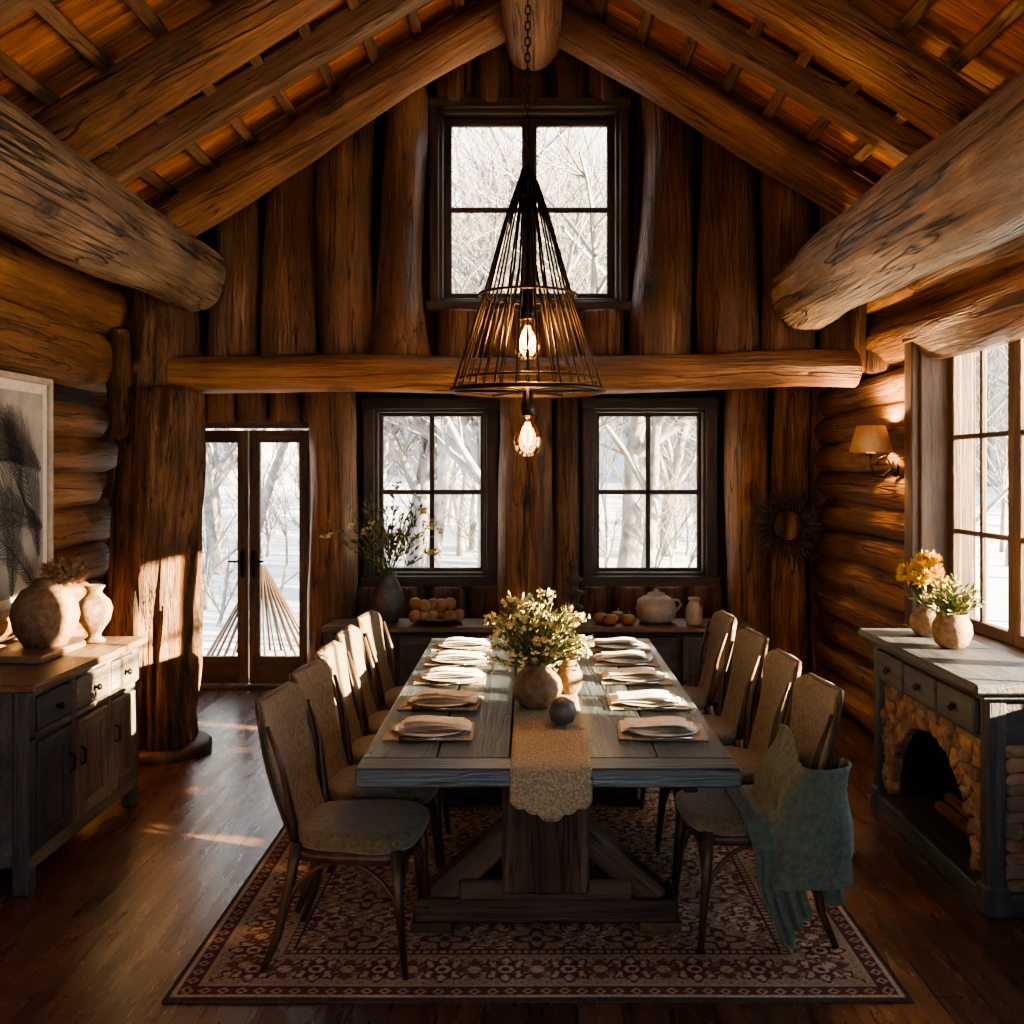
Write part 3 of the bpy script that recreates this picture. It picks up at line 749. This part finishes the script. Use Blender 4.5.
for (sy,sz,ang,cv,Lf) in((5.35,1.12,2.3,.9,1.1),(4.9,1.1,1.9,-.8,1.0),(5.42,1.45,2.75,.6,.9),(4.6,1.15,1.2,.5,.8),(5.38,1.3,1.75,.5,.8),(5.1,1.12,1.5,.3,.95),(5.4,1.75,2.6,.7,.7)):
    spine=[];a=ang;y,z=sy,sz
    for i in range(24):
        spine.append((y,z,a)); y+=math.cos(a)*Lf/24; z+=math.sin(a)*Lf/24; a+=cv/24
    stroke([(p[0],p[1]) for p in spine],.008)
    for i,(y,z,a) in enumerate(spine):
        for s in(-1,1):
            for e in range(2):
                Lb=.27*math.sin(math.pi*(i+2)/27)*R(.7,1.1); b0=a+s*.85; pts=[];yy,zz=y+math.cos(a)*e*.02,z+math.sin(a)*e*.02
                for q in range(7): pts.append((yy,zz)); yy+=math.cos(b0)*Lb/6; zz+=math.sin(b0)*Lb/6; b0-=s*.12
                stroke(pts,.0045)
mb.make('framed_art_print')

# ---------------------------------------------------------------- right mantel w/ stone fireplace
mb=MB(); xf=1.79; ya,yb=4.0,5.33; xb=2.14
mb.box(((xf+xb)/2-.02,(ya+yb)/2,.90),(xb-xf+.10,yb-ya+.10,.04),'slate_wood',b=.01)
mb.box(((xf+xb)/2-.01,(ya+yb)/2,.868),(xb-xf+.04,yb-ya+.05,.025),'slate_wood',b=.008)
mb.box(((xf+xb)/2,(ya+yb)/2,.765),(xb-xf-.01,yb-ya-.01,.19),'slate_wood',b=.006)
for y in(ya+.035,yb-.035): mb.box((xf+.035,y,.43),(.075,.075,.86),'slate_wood',b=.008); mb.box((xf+.035,y,.06),(.1,.1,.12),'slate_wood',b=.01)
mb.box((xf+.02,(ya+yb)/2,.045),(.06,yb-ya,.09),'slate_wood'); mb.box(((xf+xb)/2,ya+.02,.045),(xb-xf,.05,.09),'slate_wood')
for i in range(3):
    w=(yb-ya-.16)/3; yc=ya+.08+w*(i+.5); mb.box((xf-.006,yc,.765),(.03,w-.02,.14),'slate_wood',b=.008)
    M=T((xf-.02,yc,.765))
    mb.box((0,0,0),(.006,.05,.03),'black_metal',M,.002); mb.tube([(-.005,-.02,.005),(-.018,-.018,-.01),(-.02,0,-.018),(-.018,.018,-.01),(-.005,.02,.005)],.004,'black_metal',M=M,n=6)
yc,rw=4.66,.46; rh=.43
def inarch(y,z,g=0.): 
    return ((y-yc)/(rw+g))**2+((z-.12)/(rh+g))**2<1 or (z<.12 and abs(y-yc)<rw+g)
na=24; outer=[];inner=[]
Xm=xf+.06
for i in range(na+1):
    a=math.pi*i/na; y=yc+rw*math.cos(a); z=.12+rh*math.sin(a); inner.append((y,z))
    cA,sA=math.cos(a),math.sin(a); k=min((.665)/abs(cA) if abs(cA)>1e-6 else 9,(.67-.12)/sA if sA>1e-6 else 9); outer.append((yc+k*cA,.12+k*sA))
vs=[(Xm,*p) for p in inner]+[(Xm,*p) for p in outer]; n_=na+1
mb.add(vs,[(i,i+1,n_+i+1,n_+i) for i in range(na)],'mortar',False)
vs=[(Xm,*p) for p in inner]+[(Xm+.26,*p) for p in inner]; mb.add(vs,[(i,i+1,n_+i+1,n_+i) for i in range(na)],'firebox_black',False)
mb.box((xf+.33,yc,.35),(.04,1.2,.7),'firebox_black'); mb.box((xf+.18,yc,.10),(.32,1.2,.04),'firebox_black')
for s in(-1,1): mb.box((Xm+.1,yc+s*.57,.37),(.2,.16,.6),'mortar')
def stone(mb,c,sz,mat,M=None):
    o=Vector((R(0,99),R(0,99),R(0,99))); vs=[];fs=[];n=8
    for i in range(n+1):
        for j in range(12):
            ph=math.pi*i/n;th=2*math.pi*j/12
            p=Vector((math.sin(ph)*math.cos(th),math.sin(ph)*math.sin(th),math.cos(ph)))
            q=Vector([math.copysign(abs(t)**.4,t) for t in p]); q*=1+.3*noise.noise(q*1.3+o)
            vs.append((c[0]+q.x*sz[0]/2,c[1]+q.y*sz[1]/2,c[2]+q.z*sz[2]/2))
    for i in range(n):
        for j in range(12): fs.append((i*12+j,i*12+(j+1)%12,(i+1)*12+(j+1)%12,(i+1)*12+j))
    mb.add(vs,fs,mat,False,None,M)
z=.12
while z<.66:
    hgt=R(.03,.06); y=ya+.07
    while y<yb-.07:
        w=R(.05,.12); yy=y+w/2
        if not inarch(yy,z+hgt/2,.05) : stone(mb,(Xm-.005+R(-.012,.012),yy,min(z+hgt/2,.645)+R(-.006,.006)),(.07,w-.001,hgt+.004),random.choice(['stone','stone_grey','stone_grey']))
        y+=w
    z+=hgt
for i in range(21):
    a=math.pi*(i+.5)/21; y=yc+(rw+.045)*math.cos(a); z=.12+(rh+.045)*math.sin(a)
    stone(mb,(0,0,0),(.09,.085,.07),random.choice(['stone','stone_grey']),T((Xm-.005,y,z))@Matrix.Rotation(a,4,'X'))
mb.box(((xf+xb)/2+.02,ya+.06,.37),(.30,.06,.6),'mortar')
z=.10
while z<.64:
    hgt=R(.04,.07);x=xf+.07
    while x<xb-.06:
        w=R(.07,.12); stone(mb,(x+w/2,ya+.03,z+hgt/2),(w-.002,.06,hgt),random.choice(['stone','stone','stone_grey'])); x+=w
    z+=hgt
for k in range(3): mb.log((xf+.17+.04*k,yc-.22+.03*k,.15+.04*(k%2)),(xf+.16+.045*k,yc+.22,.15+.04*(k%2)),.03,.026,'log_dark',n=12)
mb.make('stone_fireplace_console')
mb=MB(); vase(mb,(1.99,5.12,.922),.09,.15,'ceramic_tan')
bouquet(mb,(1.99,5.12,1.05),26,.10,.08,.2,bloom=None,L=.05)
for i in range(15):
    a=R(0,6.28);k=R(0,.12); mum(mb,(1.98+math.cos(a)*k,5.1+math.sin(a)*k,1.26+R(-.07,.07)-k*.4),.06,'petal_yellow')
mb.make('yellow_mum_vase')
mb=MB(); mb.lathe([(.05,0),(.075,.02),(.092,.07),(.088,.11),(.07,.145),(.075,.16),(.065,.16),(.05,.1)],(1.97,4.78,.922),'ceramic_tan',wob=.012)
bouquet(mb,(1.97,4.78,1.06),60,.14,.05,.19,bloom='petal_cream',bs=.008,br=.4,L=.045,nl=8); mb.make('herb_plant_pot')
# sconce
mb=MB(); sx,sy,sz=2.08,6.25,1.84
mb.lathe([(.055,0),(.05,.015),(.02,.025)],(0,0,0),'black_metal',M=T((2.235,sy,sz-.08))@Matrix.Rotation(-math.pi/2,4,'Y'),n=24)
mb.tube([(2.21,sy,sz-.08),(2.16,sy,sz-.13),(2.10,sy,sz-.12),(sx,sy,sz-.06),(sx,sy,sz+.0)],.009,'black_metal')
mb.tube([(2.2,sy,sz-.06),(2.17,sy+.0,sz-.0),(2.13,sy,sz-.02),(2.12,sy,sz-.06)],.005,'black_metal')
mb.lathe([(.03,0),(.035,.01),(.02,.02),(.018,.06)],(sx,sy,sz),'bronze_metal',n=20)
mb.ball((sx,sy,sz+.10),.026,'lamp_bulb',n=10)
n=32;pr=[(.13,.02),(.085,.18),(.083,.18),(.128,.02)]
vs=[];fs=[]
for r_,z_ in pr:
    for j in range(n): th=2*math.pi*j/n; vs.append((sx+r_*math.cos(th),sy+r_*math.sin(th),sz+z_))
for i in range(4):
    for j in range(n): a=i*n+j;b_=i*n+(j+1)%n; c=((i+1)%4)*n; fs.append((a,b_,c+(j+1)%n,c+j))
mb.add(vs,fs,'shade_cloth'); mb.make('wall_sconce_lamp')
# wreath
mb=MB(); wx,wy,wz=1.97,7.80,1.33
for i in range(320):
    a=R(0,6.283); r_=.15+R(-.03,.04); p=Vector((wx+r_*math.cos(a),wy+R(-.03,.03),wz+r_*math.sin(a)))
    sw=R(-.1,.6); tdir=Vector((math.cos(a)-math.sin(a)*sw,R(-.3,.1),math.sin(a)+math.cos(a)*sw))
    q=p+tdir.normalized()*R(.06,.17); mb.tube([p,(p+q)/2+Vector((R(-.01,.01),-.01,R(-.01,.01))),q],[.006,.005,.001],'twig_wood',n=4)
mb.tube([(wx+.14*math.cos(i*math.pi/12),wy+.02,wz+.14*math.sin(i*math.pi/12)) for i in range(25)],.025,'dark_frame',n=8)
mb.make('twig_wreath')

# ---------------------------------------------------------------- back console & decor
mb=MB(); ya,yb=7.5,7.93; xa,xb=-1.5,1.62; zt=.60
mb.box(((xa+xb)/2,(ya+yb)/2,zt-.02),(xb-xa+.06,.47,.04),'cabinet_top_wood',b=.008)
mb.box(((xa+xb)/2,(ya+yb)/2+.02,.29),(xb-xa-.04,.38,.52),'slate_wood')
for i in range(6):
    w=(xb-xa)/6; xc=xa+w*(i+.5); mb.box((xc,ya+.02,.32),(w-.04,.03,.42),'slate_wood',b=.01); mb.box((xc,ya+.003,.32),(w-.14,.015,.30),'slate_wood',b=.006)
for x in(xa+.03,xb-.03): mb.box((x,ya+.03,.28),(.07,.07,.56),'slate_wood')
mb.make('low_buffet_console')
mb=MB(); vase(mb,(-1.07,7.74,.602),.115,.36,'ceramic_dark',.5,.55)
bouquet(mb,(-1.07,7.72,.90),50,.56,.25,.78,bloom='petal_cream',bs=.016,br=.4,L=.06,nl=12,ys=.55,leafm=('leaf_olive','leaf_green')); mb.make('branch_arrangement_vase')
mb=MB()
for i in range(11): mb.ball((-.86+(i%6)*.065+R(-.01,.01),7.68+R(-.06,.06),.66+.08*(i>5)),.05,'petal_dry' if i%3 else 'gourd_orange',sq=.95)
mb.lathe([(.12,0),(.17,.03),(.19,.05),(.18,.05),(.12,.015)],(-.70,7.7,.601),'ceramic_dark'); mb.make('bowl_of_fruit')
mb=MB(); mb.lathe([(.08,0),(.08,.02),(.03,.05),(.05,.09),(.075,.12),(.03,.15),(.045,.2),(.085,.23),(.03,.25),(.04,.3),(.07,.33),(.025,.36),(.03,.42),(.05,.44),(.015,.47),(.01,.54),(.003,.56)],(.33,7.7,.601),'twig_wood'); mb.make('turned_wood_finial')
for i,(x,y) in enumerate(((.53,7.68),(.66,7.76),(.73,7.60),(.60,7.60))):
    mb=MB(); pr=[(max(.003,.055*math.sin(math.pi*k/10)**.8),.04-.04*math.cos(math.pi*k/10)) for k in range(11)]; mb.lathe(pr,(x,y,.601),'gourd_orange',wob=.06); mb.tube([(x,y,.675),(x+.01,y,.70)],.007,'leaf_olive',n=5); mb.make('mini_pumpkin')
mb=MB(); mb.lathe([(.09,0),(.14,.03),(.155,.1),(.14,.17),(.09,.20),(.07,.205),(.07,.22),(.02,.235),(.018,.25),(.001,.255)],(.95,7.72,.601),'ceramic_white')
mb.tube([(1.09,7.72,.68),(1.14,7.72,.73),(1.12,7.72,.77),(1.07,7.72,.77)],.01,'ceramic_white'); mb.make('white_ceramic_crock')
mb=MB(); mb.lathe([(.055,0),(.062,.02),(.062,.12),(.04,.16),(.035,.18),(.045,.185),(.045,.2),(.001,.205)],(1.22,7.62,.601),'ceramic_white'); mb.make('small_lidded_jar')

# ---------------------------------------------------------------- outdoors
mb=MB(); P=[]
for i in range(50):
    row=[]
    for j in range(50):
        x=-70+140*j/49;y=-50+150*i/49
        z=-.3+(.15*noise.noise(Vector((x*.2,y*.2,0))) if (y>10 or abs(x)>6) else 0)
        if y>14: z+=(y-14)*.06
        row.append((x,y,z))
    P.append(row)
mb.grid(P,'snow'); mb.make('snowy_ground')
def tree(mb,p,d,L,r,lv,mat='bark_frost'):
    p=Vector(p);d=Vector(d).normalized(); pts=[p];n=4 if lv>1 else 3;dd=d.copy()
    for i in range(n):
        dd=(dd+Vector((R(-1,1),R(-1,1),R(-.3,.5)))*.16).normalized(); pts.append(pts[-1]+dd*L/n)
    mb.tube(pts,[r*(1-.55*i/n) for i in range(n+1)],mat,n=6 if lv>2 else 3,cap=False)
    if lv==0: return
    for i in range(5 if lv>1 else 4):
        k=random.randint(1 if lv<4 else 2,n); q=pts[k]
        nd=(dd*.7+Vector((R(-1,1),R(-1,1),R(-.1,.9)))).normalized(); tree(mb,q,nd,L*R(.5,.72),r*.45,lv-1,mat)
mb=MB()
for i in range(46):
    y=R(11,30); x=R(-.5*y,.4*y); 
    if y<14 and abs(x+2.9)<1.2: continue
    tree(mb,(x,y,-.4+max(0,y-14)*.05),(R(-.1,.1),0,1),R(2.5,4),R(.08,.2),4)
for x,y in((-1.5,15),(-.6,19),(.5,17),(1.3,14.5),(2.0,20),(-2.2,21),(.1,24)):
    tree(mb,(x,y,-.3),(R(-.08,.08),0,1),R(4.2,5.0),R(.12,.2),4)
for i in range(90):
    y=R(13,26); x=R(-.5*y,.4*y); tree(mb,(x,y,-.4+max(0,y-14)*.05),(R(-.2,.2),0,1),R(.9,1.8),R(.025,.05),3)
for i in range(8): y=R(9,22); tree(mb,(y*.47+R(-1,1.5),y,-.4),(0,0,1),R(2.5,4),R(.06,.12),4)
mb.make('winter_tree_grove')
mb=MB()
for k in range(420):
    a=R(-1.2,1.2); rr=R(40,52); x,y=math.sin(a)*rr,math.cos(a)*rr; hh=R(5,13)
    mb.log((x,y,-.5),(x+R(-.5,.5),y,hh),R(.3,1.0),.05,'far_wood',n=7,amp=.6,step=1.2,cap='far_wood')
mb.make('distant_treeline')
mb=MB()
for i in range(30):
    a=2*math.pi*i/30; mb.tube([(-2.88+.62*math.cos(a),11+.62*math.sin(a),-.32),(-2.88+.02*math.cos(a),11+.02*math.sin(a),.72)],.014,'dark_frame',n=5)
mb.make('stick_teepee')

# ---------------------------------------------------------------- lights, world, camera
w=bpy.data.worlds.new('World'); sc.world=w; w.use_nodes=True
bg=w.node_tree.nodes['Background']; bg.inputs[0].default_value=(.84,.92,1,1); bg.inputs[1].default_value=7
def light(name,typ,loc,e,c,size=None):
    l=bpy.data.lights.new(name,typ); l.energy=e; l.color=c
    o=bpy.data.objects.new(name,l); o.location=loc; sc.collection.objects.link(o)
    if size is not None:
        if typ=='SUN': l.angle=size
        else: l.shadow_soft_size=size
    return o
s=light('sun','SUN',(10,0,5),155,(1,.73,.43),.012)
s.rotation_euler=Vector((-1,.28,-.26)).to_track_quat('-Z','Y').to_euler()
light('bulb_light','POINT',(-.01,4.4,2.30),75,(1,.60,.30),.05)
light('bulb_light','POINT',(-.01,4.4,1.88),30,(1,.60,.30),.05)
light('sconce_light','POINT',(2.08,6.25,1.97),110,(1,.64,.34),.03)
cam=bpy.data.cameras.new('camera'); co=bpy.data.objects.new('camera',cam); sc.collection.objects.link(co)
co.location=(0,0,1.75); co.rotation_euler=(math.pi/2,0,0); cam.lens=36; cam.sensor_width=36
cam.shift_x=-.0176; cam.shift_y=-.041; cam.clip_end=300
sc.camera=co
try: sc.view_settings.look='AgX - Medium High Contrast'
except Exception as e: print(e)
